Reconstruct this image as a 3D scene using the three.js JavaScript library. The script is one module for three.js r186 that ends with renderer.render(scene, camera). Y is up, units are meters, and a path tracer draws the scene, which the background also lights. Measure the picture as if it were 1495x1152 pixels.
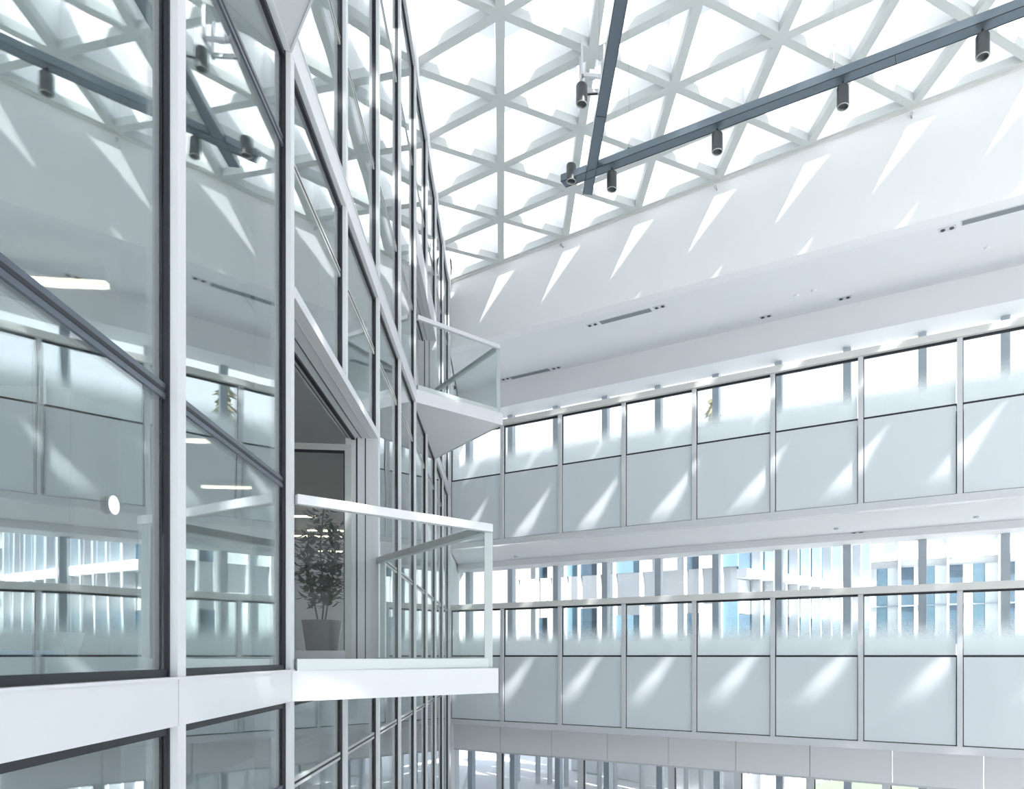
import * as THREE from 'three';
import { RoundedBoxGeometry } from 'three/addons/geometries/RoundedBoxGeometry.js';
import { mergeGeometries } from 'three/addons/utils/BufferGeometryUtils.js';
import { RectAreaLightUniformsLib } from 'three/addons/lights/RectAreaLightUniformsLib.js';

// ------------------------------------------------------------------ camera, sky, sun, exposure
// Plan axes: t = metres to the right of the camera, w = metres forward along the glass wall, h = metres above the lens.
const EYE = 4.0;                                     // lens height above the atrium floor
const P = (t, h, w) => new THREE.Vector3(t, h + EYE, -w);
const scene = new THREE.Scene();
const renderer = new THREE.WebGLRenderer({ antialias: true });
renderer.toneMapping = THREE.LinearToneMapping;
renderer.toneMappingExposure = 1.7;
renderer.shadowMap.enabled = true;
RectAreaLightUniformsLib.init();

const FW = 1495, FH = 1152, FOCAL = 1000, CX = 855, CY = 957.5, YAW = Math.atan(0.115);
const camera = new THREE.PerspectiveCamera(2 * Math.atan(FH / 2 / FOCAL) * 180 / Math.PI, FW / FH, 0.1, 400);
camera.position.copy(P(0, 0, 0));
camera.rotation.set(0, -YAW, 0);
camera.setViewOffset(FW, FH, FW / 2 - CX, FH / 2 - CY, FW, FH);   // shift lens: the view stays level
camera.updateProjectionMatrix();
scene.add(camera);

{ // hazy bright sky
  const W = 64, H = 64, d = new Float32Array(W * H * 4);
  for (let j = 0; j < H; j++) for (let i = 0; i < W; i++) {
    const el = (j + 0.5) / H * 180 - 90, k = Math.max(0, Math.min(1, el / 70)), s = k * k * (3 - 2 * k);
    const o = (j * W + i) * 4;
    d[o] = 1.17 - 0.31 * s; d[o + 1] = 1.2 - 0.21 * s; d[o + 2] = 1.25 - 0.07 * s; d[o + 3] = 1;
  }
  const sky = new THREE.DataTexture(d, W, H, THREE.RGBAFormat, THREE.FloatType);
  sky.mapping = THREE.EquirectangularReflectionMapping; sky.magFilter = THREE.LinearFilter; sky.needsUpdate = true;
  scene.background = sky;
}
const sun = new THREE.DirectionalLight(new THREE.Color().setRGB(1, 0.965, 0.91), 13);
{
  const target = P(4, 0, 12), dir = new THREE.Vector3(-1.433, -3.05, -2.214).normalize();
  sun.target.position.copy(target); sun.position.copy(target).addScaledVector(dir, -60);
  sun.castShadow = true; sun.shadow.mapSize.set(4096, 4096); sun.shadow.radius = 1.6;
  Object.assign(sun.shadow.camera, { left: -40, right: 40, top: 40, bottom: -40, near: 1, far: 140 });
  scene.add(sun, sun.target);
}

// ------------------------------------------------------------------ helpers
let seed = 7;
const rnd = () => { seed = (seed * 1664525 + 1013904223) >>> 0; return seed / 4294967296; };
const used = {};
function numbered(name) { const k = used[name] = (used[name] ?? -1) + 1; return k ? name + '_' + String(k).padStart(3, '0') : name; }
function lit(o) { o.traverse(m => { if (m.isMesh) { m.castShadow = true; m.receiveShadow = true; } }); return o; }
function mesh(name, geo, mat, parent) {
  const m = new THREE.Mesh(geo, mat); m.name = parent ? name : numbered(name);
  m.castShadow = true; m.receiveShadow = true; (parent || scene).add(m); return m;
}
function group(name, ud, pos) {
  const g = new THREE.Group(); g.name = numbered(name); if (pos) g.position.copy(pos); g.userData = ud; scene.add(g); return g;
}
const structure = (name, label) => group(name, { kind: 'structure', label, category: name.split('_')[0] });
function thing(name, label, category, pos, grp) { const u = { label, category }; if (grp) u.group = grp; return group(name, u, pos); }
function part(name, geo, mat, parent) {                // geometry in world coordinates under a thing with its own origin
  const m = mesh(name, geo, mat, parent);
  const o = new THREE.Vector3(); for (let q = parent; q; q = q.parent) o.add(q.position);
  m.position.sub(o); return m;
}
const M = (o) => new THREE.MeshPhysicalMaterial(o);
const lin = (r, g, b) => new THREE.Color().setRGB(r, g, b);
function glassUV(g, off) {                             // uv in metres over the pane, shifted from pane to pane
  const p = g.attributes.position, uv = g.attributes.uv;
  for (let i = 0; i < p.count; i++) uv.setXY(i, (p.getZ(i) + off) / 2.4, (p.getY(i) + off * 1.7) / 2.4);
  return g;
}
// box in plan axes
function tbox(t0, t1, w0, w1, h0, h1) {
  const g = new THREE.BoxGeometry(Math.abs(t1 - t0), Math.abs(h1 - h0), Math.abs(w1 - w0));
  return g.translate((t0 + t1) / 2, (h0 + h1) / 2 + EYE, -(w0 + w1) / 2);
}
// gallery wall frame: s along the wall from the corner, p metres behind its face
const S_END = 17.9;
const A_T = 0.8214, A_W = -0.5703, C_T = -1.3195, C_W = 15.881, A_ROT = Math.asin(A_W);
const RT = (s, p) => C_T + A_T * s - A_W * p, RW = (s, p) => C_W + A_W * s + A_T * p;
const R = (s, p, h) => P(RT(s, p), h, RW(s, p));
function rbox(s0, s1, p0, p1, h0, h1, round) {
  const a = [Math.abs(s1 - s0), Math.abs(h1 - h0), Math.abs(p1 - p0)];
  const g = round ? new RoundedBoxGeometry(...a, 2, round) : new THREE.BoxGeometry(...a);
  const c = R((s0 + s1) / 2, (p0 + p1) / 2, (h0 + h1) / 2);
  return g.rotateY(A_ROT).translate(c.x, c.y, c.z);
}
// corridor slab whose end follows the line of the curtain wall
function rslab(p0, p1, h0, h1) {
  const q = p => -0.694 * p + 0.02, c = [[q(p0), p0], [S_END, p0], [S_END, p1], [q(p1), p1]];
  return poly(c.map(([s, p]) => [RT(s, p), RW(s, p)]), h0, h1);
}
// straight bar from a to b; width is horizontal, height vertical
function bar(a, b, width, height, round) {
  const L = a.distanceTo(b), g = round ? new RoundedBoxGeometry(width, height, L, 2, round) : new THREE.BoxGeometry(width, height, L);
  const o = new THREE.Object3D(); o.position.copy(a).lerp(b, 0.5); o.lookAt(b); o.updateMatrix();
  return g.applyMatrix4(o.matrix);
}
function poly(pts, h0, h1) {                           // prism over a plan polygon [[t, w], ...]
  const s = new THREE.Shape(pts.map(([t, w]) => new THREE.Vector2(t, w)));
  const g = new THREE.ExtrudeGeometry(s, { depth: h1 - h0, bevelEnabled: false });
  return g.rotateX(-Math.PI / 2).translate(0, h0 + EYE, 0);
}
function sheet(a, b, h0, h1) {                         // upright glass sheet between two points of the plan
  const L = a.distanceTo(b), g = new THREE.PlaneGeometry(L, h1 - h0);
  return g.rotateY(-Math.atan2(b.z - a.z, b.x - a.x)).translate((a.x + b.x) / 2, (h0 + h1) / 2 + EYE, (a.z + b.z) / 2);
}
function tube(pts, r, n = 24, rad = 6) { return new THREE.TubeGeometry(new THREE.CatmullRomCurve3(pts), n, r, rad); }

// ------------------------------------------------------------------ materials
function noiseTex(size, fn) {
  const d = new Uint8Array(size * size * 4);
  for (let j = 0; j < size; j++) for (let i = 0; i < size; i++) { const v = fn(i, j, size), o = (j * size + i) * 4; d[o] = v[0]; d[o + 1] = v[1]; d[o + 2] = v[2]; d[o + 3] = 255; }
  const t = new THREE.DataTexture(d, size, size); t.wrapS = t.wrapT = THREE.RepeatWrapping; t.magFilter = THREE.LinearFilter; t.minFilter = THREE.LinearMipmapLinearFilter; t.generateMipmaps = true; t.needsUpdate = true; return t;
}
const grainBump = noiseTex(128, () => { const v = 118 + rnd() * 20; return [v, v, v]; });
const wave = (() => {                                  // gentle roller-wave of heat treated glass
  const n = 128, d = new Float32Array(n * n * 4), T = 6.283185;
  for (let j = 0; j < n; j++) for (let i = 0; i < n; i++) {
    const x = i / n, y = j / n, o = (j * n + i) * 4;
    const v = 0.5 + 0.16 * Math.sin(T * (2 * x + y) + 1) + 0.12 * Math.sin(T * (x - 3 * y) + 2.2) + 0.10 * Math.sin(T * (4 * x + 2 * y) + 0.4) + 0.06 * Math.sin(T * (5 * y - 3 * x));
    d[o] = d[o + 1] = d[o + 2] = v; d[o + 3] = 1;
  }
  const t = new THREE.DataTexture(d, n, n, THREE.RGBAFormat, THREE.FloatType); t.wrapS = t.wrapT = THREE.RepeatWrapping; t.magFilter = THREE.LinearFilter; t.needsUpdate = true; return t;
})();
const WHITE = lin(0.80, 0.805, 0.815);
const mat = {
  plaster: M({ name: 'white plaster', color: lin(0.78, 0.79, 0.80), roughness: 0.85, bumpMap: grainBump, bumpScale: 0.0006 }),
  soffit: M({ name: 'white soffit board', color: lin(0.745, 0.755, 0.77), roughness: 0.8 }),
  aluminium: M({ name: 'white powder coated aluminium', color: lin(0.575, 0.59, 0.61), roughness: 0.35 }),
  rib: M({ name: 'roof rib paint', color: lin(0.58, 0.61, 0.605), roughness: 0.6 }),
  membrane: M({ name: 'translucent roof membrane', color: lin(0.95, 0.96, 0.97), roughness: 1, transmission: 0.12, thickness: 0, specularIntensity: 0, side: THREE.DoubleSide }),
  roofGlass: M({ name: 'grey tinted roof glass', color: lin(0.48, 0.495, 0.515), roughness: 0.0, transmission: 1, thickness: 0, ior: 1.5, specularIntensity: 0.6, side: THREE.DoubleSide }),
  wallGlass: M({ name: 'solar control glass', color: lin(0.88, 0.92, 0.92), roughness: 0.0, transmission: 1, thickness: 0, ior: 2.333, bumpMap: wave, bumpScale: 0.0006 }),
  coating: M({ name: 'mirror coating', color: lin(0.93, 0.96, 0.96), roughness: 0.0, metalness: 1, opacity: 0.6, transparent: true, bumpMap: wave, bumpScale: 0.0006, side: THREE.DoubleSide }),
  clearGlass: M({ name: 'clear balustrade glass', color: lin(0.955, 0.975, 0.97), roughness: 0.0, transmission: 1, thickness: 0, ior: 1.52, specularIntensity: 0.4 }),
  paneGlass: M({ name: 'clear parapet glass', side: THREE.DoubleSide, color: lin(0.92, 0.95, 0.945), roughness: 0.0, transmission: 1, thickness: 0, ior: 1.52, specularIntensity: 0.6 }),
  windowGlass: M({ name: 'window glass', side: THREE.DoubleSide, color: lin(0.90, 0.92, 0.94), roughness: 0.0, transmission: 1, thickness: 0, ior: 1.5 }),
  gasket: M({ name: 'black gasket rubber', color: lin(0.012, 0.014, 0.02), roughness: 0.5 }),
  darkMetal: M({ name: 'anthracite transom', color: lin(0.10, 0.12, 0.15), roughness: 0.3, metalness: 0.4 }),
  inner: M({ name: 'inner grey frame', color: lin(0.42, 0.44, 0.43), roughness: 0.4 }),
  handrail: M({ name: 'warm grey handrail', color: lin(0.62, 0.62, 0.60), roughness: 0.4 }),
  spandrel: M({ name: 'pale blue back painted glass', color: lin(0.63, 0.67, 0.705), roughness: 0.12, ior: 1.45, specularIntensity: 0.5 }),
  steelPost: M({ name: 'satin grey post', color: lin(0.46, 0.50, 0.50), roughness: 0.3, metalness: 0.3 }),
  track: M({ name: 'slate light track', color: lin(0.19, 0.23, 0.27), roughness: 0.3, metalness: 0.65 }),
  spot: M({ name: 'graphite spotlight', color: lin(0.10, 0.105, 0.11), roughness: 0.32, metalness: 0.6 }),
  lensGlass: M({ name: 'spotlight lens', color: lin(0.35, 0.37, 0.38), roughness: 0.15, metalness: 0.5 }),
  black: M({ name: 'black fitting', color: lin(0.02, 0.02, 0.022), roughness: 0.5 }),
  grille: M({ name: 'diffuser grille', color: lin(0.22, 0.25, 0.28), roughness: 0.6 }),
  column: M({ name: 'grey window column', color: lin(0.42, 0.47, 0.52), roughness: 0.5 }),
  carpet: M({ name: 'grey carpet', color: lin(0.24, 0.25, 0.26), roughness: 0.95 }),
  floor: M({ name: 'pale stone floor', color: lin(0.70, 0.71, 0.71), roughness: 0.45 }),
  paving: M({ name: 'pale paving', color: lin(0.66, 0.66, 0.65), roughness: 0.9 }),
  lawn: M({ name: 'short grass', color: lin(0.13, 0.16, 0.11), roughness: 1 }),
  blueGlass: M({ name: 'blue window glass', color: lin(0.08, 0.13, 0.18), roughness: 0.08, ior: 1.7 }),
  paleGlass: M({ name: 'pale blue window glass', color: lin(0.22, 0.36, 0.45), roughness: 0.1, ior: 1.6 }),
  blind: M({ name: 'white blind', color: lin(0.74, 0.78, 0.80), roughness: 0.8 }),
  render: M({ name: 'white facade', color: lin(0.74, 0.76, 0.78), roughness: 0.8 }),
  leaf: M({ name: 'dark green leaf', color: lin(0.05, 0.11, 0.045), roughness: 0.45, side: THREE.DoubleSide }),
  bark: M({ name: 'grey bark', color: lin(0.20, 0.17, 0.14), roughness: 0.9 }),
  soil: M({ name: 'potting soil', color: lin(0.03, 0.024, 0.018), roughness: 1 }),
  potGrey: M({ name: 'grey glazed planter', color: lin(0.30, 0.31, 0.32), roughness: 0.25 }),
  paper: M({ name: 'white paper', color: lin(0.82, 0.82, 0.80), roughness: 0.7 }),
  hose: M({ name: 'blue hose', color: lin(0.05, 0.22, 0.55), roughness: 0.35 }),
  wood: M({ name: 'grey brown veneer', color: lin(0.26, 0.215, 0.195), roughness: 0.5 }),
  cable: M({ name: 'steel cable', color: lin(0.45, 0.46, 0.47), roughness: 0.3, metalness: 0.8 }),
  needle: M({ name: 'conifer needles', color: lin(0.16, 0.15, 0.09), roughness: 0.9 }),
  strip: M({ name: 'brown seal strip', color: lin(0.05, 0.035, 0.025), roughness: 0.7 }),
  lampFace: M({ name: 'warm lamp diffuser', color: lin(0.8, 0.75, 0.65), roughness: 0.6, emissive: lin(1, 0.83, 0.62), emissiveIntensity: 2.2 }),
};

// ------------------------------------------------------------------ roof lattice
const O = P(-0.127, 8.567, 15.025), E_A = new THREE.Vector3(1.3322, 0.0643, 0.925), E_Z = new THREE.Vector3(-0.009, -0.0256, -1.4249);
const node = (i, j) => O.clone().addScaledVector(E_A, i).addScaledVector(E_Z, -j);   // j rows from the gallery wall towards the camera
const I0 = -1, I1 = 11, J1 = 12;
{
  const ceiling = structure('ceiling', 'white triangulated skylight roof of grey ribs and bright funnel coffers');
  const RW_ = 0.13, RH = 0.14, lift = new THREE.Vector3(0, RH / 2, 0);
  const rib = (a, b) => mesh('rib', bar(a.clone().add(lift), b.clone().add(lift), RW_, RH), mat.rib, ceiling);
  for (let j = 0; j <= J1; j++) rib(node(I0, j), node(I1, j));
  for (let i = I0; i <= I1; i++) rib(node(i, 0), node(i, J1));
  for (let d = I0 + 1; d <= I1 + J1; d++) {            // lines i + j... along e_b: (i, j) -> (i + 1, j - 1)
    const iA = Math.max(I0, d - J1), iB = Math.min(I1, d);
    if (iB > iA) rib(node(iA, d - iA), node(iB, d - iB));
  }
  const up = E_A.clone().cross(E_Z).normalize(); if (up.y < 0) up.negate();
  const K = 0.86, DEPTH = 0.87, INSET = 0.13;
  function coffer(v) {
    const c = v[0].clone().add(v[1]).add(v[2]).multiplyScalar(1 / 3);
    const base = v.map(q => q.clone().lerp(c, INSET).addScaledVector(up, 0.02));
    const top = v.map(q => q.clone().lerp(c, 1 - K).addScaledVector(up, DEPTH));
    const pos = [];
    for (let k = 0; k < 3; k++) { const n = (k + 1) % 3; for (const q of [base[k], base[n], top[n], base[k], top[n], top[k]]) pos.push(q.x, q.y, q.z); }
    const g = new THREE.BufferGeometry(); g.setAttribute('position', new THREE.Float32BufferAttribute(pos, 3)); g.computeVertexNormals();
    const cf = mesh('coffer', g, mat.membrane, ceiling), p = new THREE.BufferGeometry();
    p.setAttribute('position', new THREE.Float32BufferAttribute(top.flatMap(q => [q.x, q.y, q.z]), 3)); p.setAttribute('uv', new THREE.Float32BufferAttribute([0, 0, 1, 0, 0, 1], 2)); p.computeVertexNormals();
    mesh('glazing', p, mat.roofGlass, cf);
  }
  for (let i = I0; i < I1; i++) for (let j = 0; j < J1; j++) {
    coffer([node(i, j), node(i + 1, j), node(i, j + 1)]);
    coffer([node(i + 1, j), node(i + 1, j + 1), node(i, j + 1)]);
  }
}

// ------------------------------------------------------------------ gallery side: upper wall, soffits, slabs
const roofAt = (s) => 8.51 + (8.888 - 8.567) / (5 * 1.622) * (s - 1.45) + 0.057;
{
  const wall = structure('wall_right', 'smooth white upper wall below the skylight with sun patches');
  const s0 = -0.3, top0 = roofAt(s0) + 0.12, top1 = roofAt(S_END) + 0.12;
  const sh = new THREE.Shape([[s0, 7.0], [S_END, 7.0], [S_END, top1], [s0, top0]].map(q => new THREE.Vector2(...q)));
  const g = new THREE.ExtrudeGeometry(sh, { depth: 0.25, bevelEnabled: false }).translate(0, EYE, -0.25);
  g.rotateY(A_ROT).translate(C_T, 0, -C_W);
  mesh('wall_face', g, mat.plaster, wall);
  // grey angle trim along the roof edge
  const tr = mesh('edge_trim', bar(R(-0.2, -0.02, roofAt(-0.2) - 0.015), R(S_END, -0.02, roofAt(S_END) - 0.015), 0.04, 0.05), mat.handrail, wall);
  const soff = structure('ceiling_gallery', 'white soffit over the top gallery with recessed fittings');
  mesh('soffit_board', rslab(0.25, 3.3, 7.0, 7.2), mat.soffit, soff);
  mesh('bulkhead', rslab(2.2, 2.9, 6.39, 7.0), mat.soffit, soff);
  mesh('roof_slab', rslab(0.25, 3.3, 7.2, 8.4), mat.plaster, soff);
  const f1 = structure('floor_upper_gallery', 'white slab of the upper gallery seen from below');
  mesh('slab', rslab(0.12, 3.2, 2.44, 3.9), mat.soffit, f1);
  mesh('bulkhead', rslab(2.2, 2.9, 2.30, 2.44), mat.soffit, f1);
  const f2 = structure('floor_lower_gallery', 'slab of the lower gallery with recessed fascia boards below its parapet');
  mesh('slab', rslab(0.14, 3.2, -1.5, -0.05), mat.soffit, f2);
  for (let k = -1; k < 12; k++) {
    const a = 0.80 + 1.40 * k, b = a + 1.40 - 0.012;
    if (a > 0) mesh('fascia_board', rbox(a, b, 0.90, 1.0, -2.25, -1.50), mat.soffit, f2);
  }
  mesh('fascia_board', rbox(-0.6, 0.788, 0.90, 1.0, -2.25, -1.50), mat.soffit, f2);
  mesh('end_wall', rbox(S_END, S_END + 0.25, 0, 3.3, -4, 8.4), mat.plaster, structure('wall_corridor_end', 'white end wall of the galleries'));
}

// ------------------------------------------------------------------ gallery balustrades
const fritTex = (() => {                               // printed dots that grow downwards: the gradient frit of the glass
  const W = 512, H = 512, d = new Uint8Array(W * H * 4);
  for (let j = 0; j < H; j++) for (let i = 0; i < W; i++) {
    const v = Math.max(0, Math.min(1, (1 - (j + 0.5) / H - 0.32) / 0.45)), cover = v * v * (3 - 2 * v), o = (j * W + i) * 4;
    d[o] = d[o + 1] = d[o + 2] = rnd() < cover ? 255 : 0; d[o + 3] = 255;
  }
  const t = new THREE.DataTexture(d, W, H); t.magFilter = THREE.LinearFilter; t.minFilter = THREE.LinearMipmapLinearFilter; t.generateMipmaps = true; t.needsUpdate = true; return t;
})();
mat.frit = M({ name: 'white dot frit', color: lin(0.92, 0.94, 0.95), roughness: 1, transmission: 0.6, thickness: 0, specularIntensity: 0, alphaMap: fritTex, transparent: true, side: THREE.DoubleSide });
function gallery(dh, label, soffitH) {
  const b = thing('gallery_balustrade', label, 'balustrade', R(0, 0, -1.556 + dh));
  const H = q => q + dh, BAY = 1.459, S1 = 1.481;
  part('base_rail', rbox(0.0, S_END, -0.02, 0.14, H(-1.556), H(-1.43)), mat.aluminium, b);
  part('handrail', rbox(0.0, S_END, -0.05, 0.12, H(1.03), H(1.15), 0.008), mat.handrail, b);
  part('gasket', rbox(0.0, S_END, 0.03, 0.06, H(-0.022), H(0.012)), mat.gasket, b);
  part('gasket', rbox(0.0, S_END, 0.02, 0.06, H(0.995), H(1.03)), mat.gasket, b);
  part('gasket', rbox(0.0, S_END, 0.035, 0.06, H(-1.43), H(-1.415)), mat.gasket, b);
  for (let k = -1; k < 12; k++) {
    const s = S1 + BAY * k, e = Math.min(s + BAY, S_END);
    if (s > S_END) break;
    part('post', rbox(Math.max(0, s - 0.04), s + 0.04, -0.02, 0.10, H(-1.43), H(1.03), 0.004), mat.aluminium, b);
    const a = Math.max(0, s) + 0.055, z = e - 0.055;
    part('gasket', rbox(s + 0.04, s + 0.052, 0.02, 0.05, H(-1.43), H(1.0)), mat.gasket, b);
    part('gasket', rbox(e - 0.05, e - 0.04, 0.03, 0.05, H(-1.43), H(0.0)), mat.gasket, b);
    part('spandrel_panel', rbox(a, z, 0.02, 0.05, H(-1.415), H(-0.022)), mat.spandrel, b);
    part('glass_pane', sheet(R(a, 0.036, 0), R(z, 0.036, 0), H(0.012), H(0.995)), mat.paneGlass, b);
    const fr = new THREE.PlaneGeometry(z - a, 0.983); fr.rotateY(A_ROT); const c = R((a + z) / 2, 0.046, H(0.5)); fr.translate(c.x, c.y, c.z);
    part('frit_print', fr, mat.frit, b);
  }
}
gallery(3.98, 'upper gallery parapet of pale blue glass panels directly below the white soffit');
gallery(0, 'lower gallery parapet of pale blue glass panels above the recessed fascia boards');

// ------------------------------------------------------------------ corridor glazing behind the galleries
function glazing(n, label, h0, h1, p) {
  const g = structure('window_' + n, label);
  const S0 = 11.01 - 1.404 * 9;
  for (let k = 0; k < 15; k++) {
    const s = S0 + 1.404 * k; if (s > S_END) break;
    mesh('column', rbox(s - 0.075, s + 0.075, p - 0.08, p + 0.08, h0, h1), mat.column, g);
    if (s + 1.404 < S_END) mesh('pane', sheet(R(s + 0.075, p, 0), R(s + 1.329, p, 0), h0 + 0.05, h1), mat.windowGlass, g);
  }
  mesh('sill', rbox(-1.9, S_END, p - 0.06, p + 0.06, h0, h0 + 0.06), mat.column, g);
}
glazing(1, 'corridor windows behind the upper gallery', 3.9, 6.39, 2.85);
glazing(2, 'corridor windows behind the lower gallery', -0.05, 2.30, 2.85);
glazing(3, 'outer windows of the ground storey', -4.0, -1.5, 2.95);
{
  const g = structure('window_4', 'ground storey glazing below the recessed fascia boards');
  const cols = [0.75, 2.93, 5.05, 6.43, 7.80, 9.1, 10.44, 11.8, 13.1, 14.4, 15.7, 17.0];
  mesh('head_rail', rbox(-0.6, S_END, 0.92, 1.0, -2.29, -2.25), mat.aluminium, g);
  for (let k = 0; k < cols.length; k++) {
    mesh('column', rbox(cols[k] - 0.07, cols[k] + 0.07, 0.9, 1.04, -4, -2.25), mat.aluminium, g);
    mesh('gasket', rbox(cols[k] + 0.07, cols[k] + 0.085, 0.92, 0.98, -4, -2.29), mat.gasket, g);
    if (k + 1 < cols.length) mesh('pane', sheet(R(cols[k] + 0.085, 0.95, 0), R(cols[k + 1] - 0.07, 0.95, 0), -4, -2.29), mat.windowGlass, g);
  }
  mesh('pane', rbox(-0.6, cols[0] - 0.07, 0.95, 0.962, -4, -2.29), mat.windowGlass, g);
}

// ------------------------------------------------------------------ left curtain wall
const D = 1.319, W0 = 2.824, BAYL = 1.4, wN = n => W0 + BAYL * n, FLOOR = 3.842;
const N0 = -5, N1 = 9, W_END = 15.86;
const doors = [[1, 3, 0], [5, 7, 1], [-3, -1, 1]];
{
  const wall = structure('wall_left', 'reflective glass curtain wall with white mullions and bands');
  const g0 = -D, HB = -3.93, HT = 8.28;
  const levels = [0, 1];
  // floor bands
  for (const k of levels) for (let n = N0; n <= N1; n++) {
    const a = wN(n), b = Math.min(wN(n + 1), W_END);
    if (b - a < 0.05) continue;
    mesh('band_panel', tbox(g0 - 0.05, g0 + 0.052, a + 0.004, b - 0.004, -0.272 + FLOOR * k, -0.092 + FLOOR * k), mat.aluminium, wall);
    mesh('band_sill', tbox(g0 - 0.05, g0 + 0.060, a, b, -0.092 + FLOOR * k, -0.082 + FLOOR * k), mat.aluminium, wall);
  }
  mesh('top_band', tbox(g0 - 0.05, g0 + 0.052, wN(N0), W_END, HT, 8.62), mat.aluminium, wall);
  const spans = [[HB, -0.272], [-0.082, -0.272 + FLOOR], [-0.082 + FLOOR, HT]];
  const isDoor = (n, lvl) => doors.some(d => d[2] === lvl && n >= d[0] && n < d[1]);
  for (let n = N0; n <= N1; n++) {
    const w = wN(n), e = Math.min(wN(n + 1), W_END);
    for (let v = 0; v < 3; v++) {
      const lvl = v - 1, [lo, hi] = spans[v];
      const inDoor = doors.some(d => d[2] === lvl && n > d[0] && n < d[1]);
      const head = FLOOR * lvl + (lvl === 1 ? 2.26 : 2.22);
      const base = inDoor ? head : lo;
      mesh('mullion', tbox(g0 + 0.012, g0 + 0.050, w - 0.002, w + 0.066, base, hi), mat.aluminium, wall);
      mesh('gasket', tbox(g0 - 0.004, g0 + 0.022, w - 0.012, w + 0.070, base, hi), mat.gasket, wall);
      mesh('inner_frame', tbox(g0 - 0.15, g0 - 0.010, w - 0.012, w + 0.055, base, hi), mat.aluminium, wall);
      if (e - w < 0.2) continue;
      const a = w + 0.070, b = e - 0.012;
      const door = isDoor(n, lvl), cut = FLOOR * lvl + 1.03;
      const lines = v === 0 ? [-0.79] : v === 1 ? [1.02, 3.03] : [4.87, 6.90];
      let y = door ? head : lo;
      for (const l of [...lines, hi]) {
        if (l < y + 0.1) continue;
        const off = Math.floor(rnd() * 97) * 0.37, pane = mesh('pane', glassUV(tbox(g0 - 0.004, g0 + 0.004, a, b, y + 0.006, l - 0.006), off), mat.wallGlass, wall);
        mesh('coating', glassUV(new THREE.PlaneGeometry(b - a, l - y - 0.012).rotateY(Math.PI / 2).translate(g0 - 0.008, (y + l) / 2 + EYE, -(a + b) / 2), off), mat.coating, pane);
        if (l !== hi) mesh('transom', tbox(g0 - 0.045, g0 + 0.010, a, b, l - 0.03, l + 0.03), n < 1 ? mat.darkMetal : mat.inner, wall);
        if (l !== hi) mesh('gasket', tbox(g0 - 0.002, g0 + 0.012, a, b, l - 0.008, l + 0.008), mat.gasket, wall);
        y = l;
      }
      mesh('gasket', tbox(g0 - 0.03, g0 + 0.016, a, b, hi - 0.035, hi), mat.gasket, wall);
      if (!door) mesh('gasket', tbox(g0 - 0.03, g0 + 0.016, a, b, lo, lo + 0.03), mat.gasket, wall);
    }
  }
  // door openings: head, jambs
  for (const [a, b, lvl] of doors) {
    const y = FLOOR * lvl, head = y + (lvl === 1 ? 2.26 : 2.22), th = lvl === 1 ? 0.42 : 0.07;
    mesh('door_head', tbox(g0 - 0.26, g0 + 0.055, wN(a) + 0.066, wN(b), head - th, head), mat.aluminium, wall);
    mesh('door_head_track', tbox(g0 - 0.20, g0 - 0.17, wN(a) + 0.066, wN(b), head - th - 0.02, head - th), mat.gasket, wall);
    for (const [k, m] of [[0.02, mat.inner], [0.105, mat.gasket], [0.235, mat.gasket]]) mesh('door_head_line', tbox(g0 - k - 0.006, g0 - k, wN(a) + 0.066, wN(b) - 0.05, head - th - 0.004, head - th + 0.002), m, wall);
    mesh('door_jamb', tbox(g0 - 0.26, g0 + 0.055, wN(b) - 0.05, wN(b), y - 0.082, head - th), mat.aluminium, wall);
    mesh('door_jamb_groove', tbox(g0 - 0.16, g0 - 0.145, wN(b) - 0.052, wN(b) - 0.03, y - 0.08, head - th), mat.gasket, wall);
    mesh('door_jamb_groove', tbox(g0 - 0.075, g0 - 0.065, wN(b) - 0.052, wN(b) - 0.03, y - 0.08, head - th), mat.gasket, wall);
    mesh('door_sill', tbox(g0 - 0.22, g0 + 0.03, wN(a) + 0.066, wN(b), y - 0.082, y - 0.05), mat.aluminium, wall);
  }
  // corner cover next to the gallery wall
  mesh('corner_post', tbox(g0 - 0.05, g0 + 0.05, W_END - 0.14, W_END + 0.02, HB, HT), mat.aluminium, wall);
}
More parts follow.
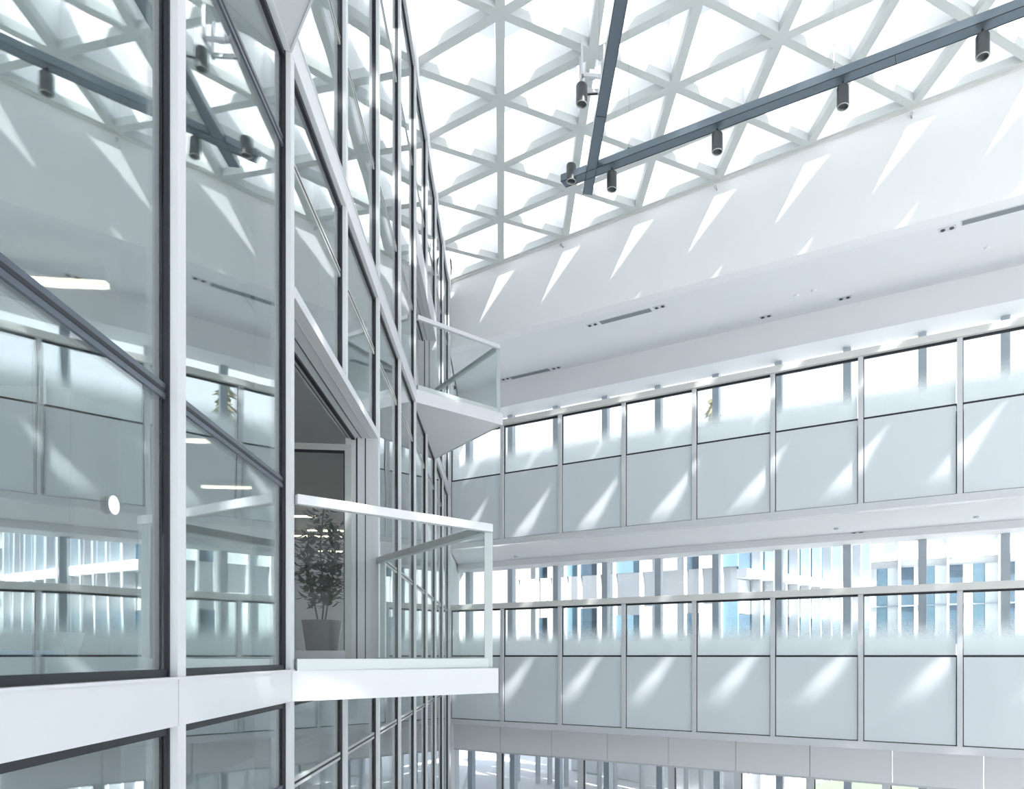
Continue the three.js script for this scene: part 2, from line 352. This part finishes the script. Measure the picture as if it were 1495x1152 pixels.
// rooms behind the glass
{
  const inner = structure('floor_rooms', 'floor slabs of the rooms behind the curtain wall');
  for (const k of [0, 1]) mesh('slab', tbox(-8, -D - 0.05, -5, 26, -0.27 + FLOOR * k, -0.10 + FLOOR * k), mat.plaster, inner);
  mesh('carpet', tbox(-8, -D - 0.15, -5, 26, -0.10, -0.09), mat.carpet, inner);
  mesh('slab', tbox(-8, -D - 0.05, -5, 26, -4.1, -3.93), mat.plaster, inner);
  for (const h of [-0.80, 2.98, 7.3]) mesh('ceiling_board', tbox(-8, -D - 0.5, -5, 26, h, h + 0.06), mat.plaster, structure('ceiling_rooms', 'white ceiling of the rooms behind the curtain wall'));
  mesh('roof_board', tbox(-8, -D - 0.06, -5, 26, 8.3, 8.5), mat.plaster, structure('ceiling_roof_board', 'flat roof over the rooms behind the curtain wall'));
  const bw = structure('wall_rooms', 'white back walls of the rooms behind the curtain wall');
  mesh('back_wall', tbox(-8.2, -8, -5, 26, -4.1, 8.5), mat.plaster, bw);
  mesh('cross_wall', tbox(-8, -D - 0.3, 26, 26.2, -4.1, 8.5), mat.plaster, bw);
  mesh('cross_wall', tbox(-8, -D - 0.3, -5.2, -5, -4.1, 8.5), mat.plaster, bw);
  mesh('party_wall', tbox(-D - 0.2, -D - 0.01, W_END + 0.03, 19.6, -4.1, 8.4), mat.plaster, structure('wall_party', 'white end wall of the galleries next to the curtain wall'));
  const sill = structure('trim_1', 'light upstand sill just inside the lowest band of the curtain wall');
  mesh('sill_board', tbox(-1.66, -D - 0.05, -4, wN(1) - 0.02, -0.10, -0.004), mat.handrail, sill);
}

// ------------------------------------------------------------------ triangular balconies
const BT = -D + 0.049;
function balcony(n, lvl, label) {
  const y = FLOOR * lvl, A = [BT, wN(n) + 0.03], B = [BT + 1.46 * 0.824, wN(n) + 0.03 + 1.46 * 0.566], C = [BT, wN(n + 2) + 0.0];
  const b = thing('balcony', label, 'balcony', P(BT, y - 0.272, wN(n + 1)));
  const v = ([t, w], h) => P(t, y + h, w);
  const cen = [(A[0] + B[0] + C[0]) / 3, (A[1] + B[1] + C[1]) / 3];
  const inn = (q, d) => { const dx = cen[0] - q[0], dw = cen[1] - q[1], L = Math.hypot(dx, dw); return [q[0] + dx / L * d, q[1] + dw / L * d]; };
  part('slab', poly([A, B, C], y - 0.262, y - 0.100), mat.aluminium, b);
  part('edge_fascia', bar(v(A, -0.181), v(B, -0.181), 0.012, 0.182), mat.aluminium, b);
  part('edge_fascia', bar(v(C, -0.181), v(B, -0.181), 0.012, 0.182), mat.aluminium, b);
  const a = inn(A, 0.035), q = inn(B, 0.075), c = inn(C, 0.06);
  a[0] = BT + 0.01; c[0] = BT + 0.01;
  part('base_channel', bar(v(a, -0.055), v(q, -0.055), 0.05, 0.072), mat.steelPost, b);
  part('base_channel', bar(v(c, -0.055), v(q, -0.055), 0.05, 0.072), mat.steelPost, b);
  part('glass_panel', bar(v(a, 0.45), v(q, 0.45), 0.014, 0.94), mat.clearGlass, b);
  part('glass_panel', bar(v(c, 0.45), v(q, 0.45), 0.014, 0.94), mat.clearGlass, b);
  part('handrail', bar(v(a, 0.94), v(inn(B, 0.055), 0.94), 0.06, 0.06, 0.006), mat.aluminium, b);
  part('handrail', bar(v(c, 0.94), v(q, 0.94), 0.06, 0.06, 0.006), mat.steelPost, b);
  part('post', bar(v(q, -0.09), v(q, 0.91), 0.06, 0.06, 0.004), mat.steelPost, b);
  part('post', bar(v([c[0] + 0.05, c[1] - 0.04], -0.09), v([c[0] + 0.05, c[1] - 0.04], 0.91), 0.05, 0.05, 0.004), mat.steelPost, b);
  const e = [q[0] - 0.1, q[1]];
  return b;
}
balcony(1, 0, 'triangular glass balcony in front of the open door with the potted plant');
balcony(5, 1, 'triangular glass balcony high on the curtain wall beside the corner of the gallery wall');
balcony(-3 + 2, 1, 'triangular balcony overhead of which only the white underside tip shows');

// open door leaf
{
  const d = structure('door_1', 'glazed door leaf standing open behind the lower balcony');
  const w = 6.86, t1 = -1.50, t0 = -2.42, y0 = 0.02 - 0.08, y1 = 2.05;
  mesh('stile', tbox(t1 - 0.06, t1, w, w + 0.05, y0, y1), mat.inner, d);
  mesh('stile', tbox(t0, t0 + 0.06, w, w + 0.05, y0, y1), mat.inner, d);
  mesh('top_rail', tbox(t0 + 0.06, t1 - 0.06, w, w + 0.05, y1 - 0.06, y1), mat.inner, d);
  mesh('bottom_rail', tbox(t0 + 0.06, t1 - 0.06, w, w + 0.05, y0, y0 + 0.11), mat.aluminium, d);
  mesh('gasket', tbox(t0 + 0.06, t1 - 0.06, w + 0.005, w + 0.02, y1 - 0.085, y1 - 0.06), mat.gasket, d);
  mesh('gasket', tbox(t1 - 0.072, t1 - 0.06, w + 0.005, w + 0.02, y0 + 0.11, y1 - 0.085), mat.gasket, d);
  mesh('gasket', tbox(t0 + 0.06, t0 + 0.072, w + 0.005, w + 0.02, y0 + 0.11, y1 - 0.085), mat.gasket, d);
  mesh('pane', tbox(t0 + 0.072, t1 - 0.072, w + 0.02, w + 0.03, y0 + 0.11, y1 - 0.085), mat.clearGlass, d);
}

// ------------------------------------------------------------------ light tracks and spotlights
const TH = 6.93, TRK = (s) => [1.2 + A_T * s, 9.78 + A_W * s];
{
  const [a, b] = [TRK(-0.46), TRK(8.5)];
  const t1 = thing('light_track', 'long slate grey light track with spotlights parallel to the gallery wall', 'light track', P(a[0], TH, a[1]));
  part('profile', bar(P(a[0], TH + 0.05, a[1]), P(b[0], TH + 0.05, b[1]), 0.15, 0.1), mat.track, t1);
  for (const k of [-0.072, 0.072]) part('edge_groove', bar(P(a[0] + 0.5703 * k, TH - 0.001, a[1] + 0.8214 * k), P(b[0] + 0.5703 * k, TH - 0.001, b[1] + 0.8214 * k), 0.007, 0.006), mat.black, t1);
  part('joint_line', bar(P(TRK(4.0)[0], TH - 0.001, TRK(4.0)[1]), P(TRK(4.006)[0], TH - 0.001, TRK(4.006)[1]), 0.14, 0.004), mat.black, t1);
  for (const s of [0.6, 3.32, 6.4]) { const q = TRK(s); part('suspension_cable', bar(P(q[0], TH + 0.1, q[1]), P(q[0], 8.75, q[1] + 0.001), 0.006, 0.006), mat.cable, t1); part('cable_clamp', new THREE.CylinderGeometry(0.018, 0.018, 0.06, 12).translate(q[0], TH + 0.13 + EYE, -q[1]), mat.black, t1); }
  const t2 = thing('light_track', 'slate grey light track crossing the long one and parallel to the glass wall', 'light track', P(1.2, TH, 10.22));
  part('profile', bar(P(1.2, TH + 0.048, 10.22), P(1.2, TH + 0.048, 2.5), 0.14, 0.1), mat.track, t2);
  for (const k of [-0.067, 0.067]) part('edge_groove', bar(P(1.2 + k, TH - 0.004, 10.22), P(1.2 + k, TH - 0.004, 2.5), 0.007, 0.006), mat.black, t2);
  part('joint_line', bar(P(1.2, TH - 0.004, 8.72), P(1.2, TH - 0.004, 8.725), 0.13, 0.004), mat.black, t2);
  for (const w of [8.9, 5.5]) part('suspension_cable', bar(P(1.2, TH + 0.1, w), P(1.2, 8.7, w + 0.001), 0.006, 0.006), mat.cable, t2);
}
function spotlight(label, q, tilt, armTo) {
  const s = thing('spotlight', label, 'spotlight', q, 'spotlights on the light tracks');
  const body = new THREE.LatheGeometry([[0, 0.125], [0.050, 0.125], [0.066, 0.118], [0.073, 0.10], [0.073, -0.115], [0.069, -0.12], [0.060, -0.12], [0.058, -0.09], [0, -0.09]].map(v => new THREE.Vector2(...v)), 28);
  const holder = new THREE.Group(); holder.name = 'head'; holder.rotation.set(tilt[0], 0, tilt[1]); s.add(holder);
  mesh('housing', body, mat.spot, holder);
  mesh('lens', new THREE.CylinderGeometry(0.055, 0.055, 0.008, 24).translate(0, -0.085, 0), mat.lensGlass, holder);
  mesh('trim_ring', new THREE.TorusGeometry(0.064, 0.006, 8, 28).rotateX(Math.PI / 2).translate(0, -0.12, 0), mat.inner, holder);
  const e = armTo.clone().sub(q), st = e.clone().multiplyScalar(0.3);
  mesh('stem', tube([st, st.clone().lerp(e, 0.5), e], 0.012, 6, 8), mat.black, s);
}
{
  const onLong = [[6.06 - 1.18, 'spotlight under the long light track at its far end from the crossing'], [3.42, 'spotlight under the long light track next to the suspension cable'], [1.86, 'spotlight under the long light track, second from the crossing'], [0.32, 'spotlight under the long light track right beside the crossing']];
  for (const [s, l] of onLong) { const [t, w] = TRK(s); spotlight(l, P(t + 0.02, TH - 0.185, w + 0.03), [0, 0], P(t + 0.02, TH - 0.002, w + 0.03)); }
  spotlight('spotlight on a side arm above the short end of the long light track', P(0.93, TH + 0.09, 9.92), [0, 0], P(1.13, TH + 0.12, 9.92));
  spotlight('spotlight on a side arm of the crossing light track below the white roof bracket', P(0.93, TH + 0.09, 8.52), [0, 0], P(1.13, TH + 0.12, 8.52));
}
{ // white bracket under the roof node
  const c = P(1.22, 8.40, 9.80), b = thing('roof_bracket', 'small white hanging frame fixed under a roof rib crossing', 'bracket', c.clone());
  const dx = 0.16, dz = 0.13;
  for (const x of [-dx, dx]) {
    for (const z of [-dz, dz]) part('hanger', bar(c.clone().add(new THREE.Vector3(x, -0.15, z)), c.clone().add(new THREE.Vector3(x, 0.33, z + 0.001)), 0.03, 0.03), mat.aluminium, b);
    part('rail', bar(c.clone().add(new THREE.Vector3(x, -0.15, -dz - 0.05)), c.clone().add(new THREE.Vector3(x, -0.15, dz + 0.05)), 0.04, 0.05), mat.aluminium, b);
  }
  for (const z of [-dz, dz]) part('cross_bar', bar(c.clone().add(new THREE.Vector3(-dx, -0.15, z)), c.clone().add(new THREE.Vector3(dx, -0.15, z)), 0.04, 0.05), mat.aluminium, b);
  part('junction_box', new RoundedBoxGeometry(0.09, 0.09, 0.09, 2, 0.01).translate(c.x, c.y - 0.02, c.z), mat.column, b);
}

// ------------------------------------------------------------------ fittings in the gallery soffit
function onSoffit(x, y, h) { const X = (x - CX) / FOCAL, Z = h / ((CY - y) / FOCAL); const c = Math.cos(YAW), s = Math.sin(YAW); return [X * Z * c + Z * s, -X * Z * s + Z * c]; }
const toSP = (t, w) => [(t - C_T) * A_T + (w - C_W) * A_W, -(t - C_T) * A_W + (w - C_W) * A_T];
{
  const diff = [[[877, 471], [950, 452], 'linear air diffuser in the soffit between two recessed twin downlights'], [[745, 551], [803, 540], 'linear air diffuser in the soffit nearest the triangular balcony'], [[1405, 328], [1600, 271], 'linear air diffuser in the soffit farthest from the glass wall']];
  for (const [a, b, l] of diff) {
    const [s0, p0] = toSP(...onSoffit(...a, 7.0)), [s1, p1] = toSP(...onSoffit(...b, 7.0)), p = (p0 + p1) / 2;
    const g = thing('air_diffuser', l, 'diffuser', R((s0 + s1) / 2, p, 6.99), 'linear diffusers in the gallery soffit');
    part('frame', rbox(s0 - 0.01, s1 + 0.01, p - 0.075, p + 0.075, 6.992, 7.002), mat.aluminium, g);
    for (const k of [-0.045, 0, 0.045]) part('slot', rbox(s0, s1, p + k - 0.02, p + k + 0.02, 6.988, 6.995), mat.grille, g);
  }
  const dl = [[865, 474, 'recessed twin downlight at the balcony end of the middle diffuser'], [963, 448, 'recessed twin downlight at the other end of the middle diffuser'], [1118, 462, 'recessed twin downlight deep in the soffit between the middle and the long diffuser'], [1233, 435, 'recessed twin downlight deep in the soffit in line with the long diffuser'], [1383, 334, 'recessed twin downlight at the end of the long diffuser'], [812, 537, 'recessed twin downlight after the diffuser nearest the balcony'], [738, 553, 'recessed twin downlight between the balcony and its nearest diffuser']];
  for (const [x, y, l] of dl) {
    const [s, p] = toSP(...onSoffit(x, y, 7.0));
    const g = thing('recessed_downlight', l, 'downlight', R(s, p, 6.99), 'twin downlights in the gallery soffit');
    part('plate', rbox(s - 0.13, s + 0.13, p - 0.06, p + 0.06, 6.992, 7.002), mat.aluminium, g);
    for (const k of [-0.065, 0.065]) { const c = R(s + k, p, 6.99); part('lamp_well', new THREE.CylinderGeometry(0.036, 0.036, 0.01, 16).translate(c.x, c.y, c.z), mat.black, g); }
  }
  for (const [x, y, l] of [[1163, 431, 'flat round detector on the soffit beside a second one'], [1188, 424, 'flat round detector on the soffit away from the diffusers'], [1442, 361, 'flat round detector on the soffit under the long diffuser']]) {
    const [s, p] = toSP(...onSoffit(x, y, 7.0)), c = R(s, p, 6.985);
    const g = thing('smoke_detector', l, 'detector', c.clone());
    part('disc', new THREE.CylinderGeometry(0.055, 0.045, 0.03, 24).translate(c.x, c.y, c.z), mat.soffit, g);
  }
  for (const [s, l] of [[3.02, 'sprinkler below the roof edge nearest the corner'], [6.30, 'sprinkler below the roof edge over the middle of the wall'], [9.55, 'sprinkler below the roof edge farthest from the corner']]) {
    const c = R(s, -0.05, roofAt(s) - 0.16), g = thing('wall_sprinkler', l, 'sprinkler', c.clone());
    part('stem', new THREE.CylinderGeometry(0.012, 0.012, 0.1, 10).rotateX(Math.PI / 2).rotateY(A_ROT).translate(c.x, c.y, c.z), mat.cable, g);
    part('deflector', new THREE.CylinderGeometry(0.03, 0.03, 0.006, 14).rotateX(Math.PI / 2).rotateY(A_ROT).translate(...R(s, -0.1, roofAt(s) - 0.16).toArray()), mat.cable, g);
  }
}

{ // fittings under the upper gallery slab
  for (const [x, y, l] of [[1221, 771, 'small detector under the upper gallery slab beside a twin downlight'], [753, 812, 'small detector under the upper gallery slab by the lower balcony'], [1425, 754, 'flat detector under the upper gallery slab farthest from the glass wall']]) {
    const [q, p] = toSP(...onSoffit(x, y, 2.44)), c = R(q, p, 2.425), g = thing('smoke_detector', l, 'detector', c.clone());
    part('disc', new THREE.CylinderGeometry(0.05, 0.04, 0.03, 24).translate(c.x, c.y, c.z), mat.column, g);
  }
  const [q, p] = toSP(...onSoffit(1252, 777, 2.44)), g = thing('recessed_downlight', 'recessed twin downlight under the upper gallery slab', 'downlight', R(q, p, 2.43));
  part('plate', rbox(q - 0.13, q + 0.13, p - 0.06, p + 0.06, 2.432, 2.442), mat.aluminium, g);
  for (const k of [-0.065, 0.065]) { const c = R(q + k, p, 2.43); part('lamp_well', new THREE.CylinderGeometry(0.036, 0.036, 0.01, 16).translate(c.x, c.y, c.z), mat.black, g); }
}

// ------------------------------------------------------------------ other sides of the atrium and its floor
{
  const q = (i, j) => { const v = node(i, j); return [v.x, -v.z]; };
  const b0 = q(I0, J1), b1 = q(I1, J1), e0 = q(I1, 0);
  // both unseen sides are glazed like the rest of the court front: solid head below the roof, mullions and panes under it
  function glazedSide(name, label, a, b, top) {
    const g = structure(name, label), L = Math.hypot(b[0] - a[0], b[1] - a[1]), n = Math.round(L / 1.45);
    const at = (k, h) => P(a[0] + (b[0] - a[0]) * k / n, h, a[1] + (b[1] - a[1]) * k / n);
    const run = (nm, k0, k1, h0, h1, th, m) => mesh(nm, bar(at(k0, (h0 + h1) / 2), at(k1, (h0 + h1) / 2), th, h1 - h0), m, g);
    run('wall_head', 0, n, 6.4, top, 0.25, mat.plaster);
    run('floor_band', 0, n, 2.0, 2.9, 0.2, mat.aluminium);
    run('floor_band', 0, n, -1.7, -1.1, 0.2, mat.aluminium);
    for (let k = 0; k <= n; k++) run('mullion', k - 0.025, k + 0.025, -4.0, 6.4, 0.14, mat.aluminium);
    for (let k = 0; k < n; k++) for (const [h0, h1] of [[-4, -1.7], [-1.1, 2.0], [2.9, 6.4]]) mesh('pane', sheet(at(k + 0.03, 0), at(k + 0.97, 0), h0, h1), mat.windowGlass, g);
  }
  glazedSide('wall_back', 'glazed wall behind the camera', b0, b1, 8.9);
  glazedSide('wall_end', 'glazed wall closing the atrium outside the picture', b1, e0, 9.2);
  const f = structure('floor', 'pale stone floor of the atrium');
  mesh('floor_slab', poly([[-D, 15.9], [RT(S_END + 0.3, 3.2), RW(S_END + 0.3, 3.2)], b1, [b0[0], b0[1] - 0.3]], -4.2, -4.0), mat.floor, f);
}

// ------------------------------------------------------------------ outdoors: court, neighbouring wings
{
  const g = structure('ground', 'pale paved court outside the windows');
  mesh('paving', poly([[-60, -60], [90, -60], [90, 110], [-60, 110]], -4.4, -4.22), mat.paving, g);
  const l = structure('ground_lawn', 'strip of lawn in the court outside');
  const lawn = rbox(6, 30, 9.5, 12, -4.25, -4.15); mesh('lawn', lawn, mat.lawn, l);

  // facade parallel to the gallery
  const P1 = 14, b1 = thing('office_wing', 'pale office wing with blue windows facing the gallery across the court', 'building', R(18, P1, -4.2));
  const S0 = 6.5, S1 = 44;
  part('wall', rbox(S0, S1, P1 + 0.3, P1 + 8, -4.2, 6.3), mat.render, b1);
  for (const [h0, h1] of [[0.4, 3.1], [4.2, 5.6]]) for (let k = 0; k < 24; k++) {
    const s = 7 + k * 1.5; let a = s;
    for (const [wd, mt, nm] of [[0.42, mat.blueGlass, 'window'], [0.30, mat.blind, 'blind'], [0.32, mat.paleGlass, 'window'], [0.40, mat.blind, 'blind']]) {
      part(nm, rbox(a, a + wd, P1 + 0.22, P1 + 0.34, h0, h1), mt, b1); a += wd + 0.015;
    }
    part('fin', rbox(s - 0.045, s + 0.03, P1 - 0.1, P1 + 0.3, h0 - 0.4, h1 + 0.4), mat.aluminium, b1);
  }
  for (const h of [1.75]) part('transom', rbox(7, 43, P1 + 0.16, P1 + 0.22, h - 0.02, h + 0.02), mat.column, b1);
  for (const h of [-1.2, 3.5, 6.1]) part('floor_band', rbox(S0, S1, P1 + 0.0, P1 + 0.3, h - 0.16, h + 0.16), mat.render, b1);

  // wing with white fins running away from the corner
  const b2 = thing('finned_wing', 'glazed wing with closely spaced white vertical fins seen through the lower corridor windows', 'building', P(12.55, -4.2, 22.9));
  const E = [12.75, 23.05], m = [0.8211, 0.5707], nn = [-0.5707, 0.8211];
  const F = (r, q) => [E[0] - m[0] * r + nn[0] * q, E[1] - m[1] * r + nn[1] * q];
  const seg = (r0, r1, q, hw, h0, h1) => { const a = F(r0, q), b = F(r1, q), hm = (h0 + h1) / 2; return bar(P(a[0], hm, a[1]), P(b[0], hm, b[1]), hw, h1 - h0); };
  part('core', seg(0.4, 7.3, 4, 7.4, -4.2, 6.25), mat.render, b2);
  for (const h of [-1.5, 2.35, 6.1]) part('floor_band', seg(0.2, 7.4, 0.05, 0.35, h - 0.13, h + 0.13), mat.render, b2);
  for (let k = 0; k < 11; k++) {
    const r = 0.1 + k * 0.66;
    part('fin', seg(r, r + 0.07, 0.0, 0.30, -4.2, 6.2), mat.aluminium, b2);
    for (const [h0, h1] of [[-1.35, 1.2], [2.5, 4.9]]) part('window', seg(r + 0.08, r + 0.64, 0.24, 0.06, h0, h1), k % 3 === 1 ? mat.blueGlass : mat.paleGlass, b2);
    for (const [h0, h1] of [[1.22, 2.2], [4.92, 5.95]]) part('spandrel', seg(r + 0.08, r + 0.64, 0.24, 0.06, h0, h1), mat.blind, b2);
  }
  // its narrow end towards the gallery
  const wd = [0.5, 0.62, 0.46, 0.8, 0.62, 0.9, 0.55, 0.7], mt = ['paleGlass', 'blind', 'blueGlass', 'blind', 'blind', 'paleGlass', 'blind', 'blueGlass'];
  let s = 4.75;
  for (let q = 0; q < 12; q++) {
    const k = q % 8;
    for (const [h0, h1] of [[-1.3, 1.75], [2.55, 5.9]]) part(mt[k] === 'blind' ? 'blind' : 'window', rbox(s - wd[k] + 0.06, s, 6.9, 7.0, h0, h1 - (k % 3) * 0.25), mat[mt[k]], b2);
    part('fin', rbox(s - wd[k], s - wd[k] + 0.06, 6.8, 7.02, -4.2, 6.2), mat.aluminium, b2); s -= wd[k];
  }
}

// ------------------------------------------------------------------ inside the room: lamps, cabinet, plant, small things
{
  const spots = [[-3.05, -4.3, 5.65], [-3.9, -5.1, 9.6], [-3.9, -5.1, 12.2], [-3.9, -5.1, 14.6], [-3.3, -4.5, 16.2], [-3.9, -5.1, 17.0], [-3.9, -5.1, 19.4]];
  const names = ['closest to the paper cup', 'second of the row', 'third of the row', 'fourth of the row', 'set apart from the row', 'sixth deep in the room', 'last deep in the room'];
  spots.forEach(([a, b, w], i) => {
    const h = 2.85, g = thing('linear_lamp', 'warm linear ceiling lamp behind the glass wall, ' + names[i], 'lamp', P((a + b) / 2, h, w), 'linear lamps in the room');
    part('housing', tbox(a, b, w - 0.035, w + 0.035, h + 0.02, h + 0.12), mat.aluminium, g);
    part('diffuser', tbox(a, b, w - 0.03, w + 0.03, h - 0.012, h + 0.02), mat.lampFace, g);
    const L = new THREE.RectAreaLight(lin(1, 0.86, 0.70), 16, Math.abs(a - b), 0.06);
    L.position.copy(P((a + b) / 2, h - 0.02, w)).sub(g.position); L.rotation.x = -Math.PI / 2; g.add(L);
  });
  const c = thing('tall_cabinet', 'tall grey brown cabinet inside the room behind the glass', 'cabinet', P(-3.8, -0.09, 6.5));
  part('carcass', tbox(-4.1, -3.52, 6.0, 7.0, -0.04, 2.17), mat.wood, c);
  part('door', tbox(-3.515, -3.495, 6.005, 6.497, -0.02, 2.15), mat.wood, c);
  part('door', tbox(-3.515, -3.495, 6.503, 6.995, -0.02, 2.15), mat.wood, c);
  part('plinth', tbox(-4.08, -3.55, 6.02, 6.98, -0.09, -0.04), mat.black, c);

  // potted plant
  const base = P(-2.3, -0.088, 8.9), pl = thing('potted_plant', 'tall leafy ficus in a grey planter behind the open door', 'plant', base.clone());
  const pot = mesh('pot', new THREE.LatheGeometry([[0, 0], [0.15, 0], [0.165, 0.01], [0.235, 0.50], [0.24, 0.53], [0.225, 0.53], [0.215, 0.49], [0, 0.49]].map(v => new THREE.Vector2(...v)), 36), mat.potGrey, pl);
  mesh('soil', new THREE.CylinderGeometry(0.213, 0.213, 0.02, 28).translate(0, 0.49, 0), mat.soil, pl);
  const stems = [[[0, 0.49, 0], [0.03, 0.9, 0.02], [-0.02, 1.4, 0.0], [0.03, 1.95, 0.02]], [[0.04, 0.49, 0.03], [0.10, 0.85, 0.05], [0.16, 1.25, 0.05], [0.17, 1.7, 0.02]], [[-0.05, 0.49, -0.02], [-0.11, 0.85, 0], [-0.16, 1.2, 0.03], [-0.15, 1.6, 0.05]]];
  const gs = [];
  stems.forEach(st => { const pts = st.map(v => new THREE.Vector3(...v)); mesh('stem', tube(pts, 0.011, 20, 6), mat.bark, pl);
    const cv = new THREE.CatmullRomCurve3(pts);
    for (let k = 0; k < 210; k++) {
      const q = cv.getPoint(0.22 + 0.78 * rnd()), an = rnd() * 6.283, L = 0.08 + rnd() * 0.07, out = 0.03 + rnd() * 0.17;
      const g = new THREE.PlaneGeometry(L * 0.5, L, 2, 3), pa = g.attributes.position;
      for (let i = 0; i < pa.count; i++) { const y = pa.getY(i) / L + 0.5; pa.setX(i, pa.getX(i) * Math.sin(Math.PI * Math.min(0.97, 0.08 + y * 0.9))); pa.setZ(i, -0.18 * L * y * y + Math.abs(pa.getX(i)) * 0.3); }
      g.rotateX(1.0 + rnd() * 1.3).rotateY(an).translate(q.x + Math.sin(an) * out, q.y + (rnd() - 0.5) * 0.1, q.z + Math.cos(an) * out); gs.push(g);
    } });
  const fol = mergeGeometries(gs); fol.computeVertexNormals(); mesh('foliage', fol, mat.leaf, pl);

  const cup = P(-1.50, -0.004, 2.57), cg = thing('paper_cup', 'white paper cup standing on the sill behind the glass', 'cup', cup.clone());
  mesh('cup_wall', new THREE.LatheGeometry([[0, 0], [0.014, 0], [0.036, 0.085], [0.034, 0.085], [0.013, 0.004], [0, 0.004]].map(v => new THREE.Vector2(...v)), 24), mat.paper, cg);
  const hs = thing('blue_hose', 'bright blue hose lying on the sill behind the glass', 'hose', P(-1.55, 0.006, 2.0));
  part('hose_tube', tube([P(-1.50, 0.10, 1.55), P(-1.52, 0.05, 1.8), P(-1.52, 0.012, 1.98), P(-1.50, 0.008, 2.15), P(-1.48, 0.008, 2.35), P(-1.48, 0.008, 2.48)], 0.009, 40, 8), mat.hose, hs);
  const st = thing('round_sticker', 'small round white sticker on the glass above the sill', 'sticker', P(-D + 0.006, 0.507, 2.47));
  part('disc', new THREE.CylinderGeometry(0.032, 0.032, 0.002, 32).rotateZ(Math.PI / 2).translate(-D + 0.0065, 0.507 + EYE, -2.47), mat.paper, st);
}

// ------------------------------------------------------------------ conifer behind the finned wing, dome camera, loose strip
{
  const b = P(10.0, -4.22, 32.6), tr = thing('conifer_tree', 'tall narrow conifer rising behind the finned wing, seen through the upper parapet glass', 'tree', b.clone());
  mesh('trunk', new THREE.CylinderGeometry(0.06, 0.3, 15.6, 12).translate(0, 7.8, 0), mat.bark, tr);
  const gs = [];
  for (let k = 0; k < 900; k++) {
    const f = Math.pow(rnd(), 0.7), y = 16.4 - 13.2 * f, rad = 0.15 + 2.0 * f, an = rnd() * 6.283, d = rad * (0.35 + 0.65 * rnd());
    const g = new THREE.ConeGeometry(0.16 + 0.2 * f, 0.7 + 0.5 * f, 5, 1);
    g.rotateX(1.9 + rnd() * 0.5).rotateY(an).translate(Math.sin(an) * d, y + (rnd() - 0.5) * 0.5, Math.cos(an) * d); gs.push(g);
  }
  mesh('foliage', mergeGeometries(gs), mat.needle, tr);

  const c = P(-D - 0.01, 6.58, 17.07), dc = thing('dome_camera', 'small dark dome camera on the white end wall behind the high balcony', 'camera', c.clone());
  mesh('base', new THREE.CylinderGeometry(0.06, 0.06, 0.04, 24).rotateZ(Math.PI / 2).translate(0.02, 0, 0), mat.aluminium, dc);
  mesh('dome', new THREE.SphereGeometry(0.045, 20, 12, 0, 6.283, 0, Math.PI / 2).rotateZ(-Math.PI / 2).translate(0.04, 0, 0), mat.black, dc);

  const q = P(-1.20, 8.42, 14.72), ls = thing('loose_strip', 'short dark brown strip hanging loose from the roof edge by the corner', 'strip', q.clone());
  const sh = new THREE.Shape([[0, 0], [0.035, -0.05], [0.05, -0.22], [0.03, -0.36], [0.012, -0.40], [0.02, -0.24], [0.005, -0.1]].map(v => new THREE.Vector2(...v)));
  mesh('strip', new THREE.ExtrudeGeometry(sh, { depth: 0.012, bevelEnabled: false }), mat.strip, ls);
}

renderer.render(scene, camera);
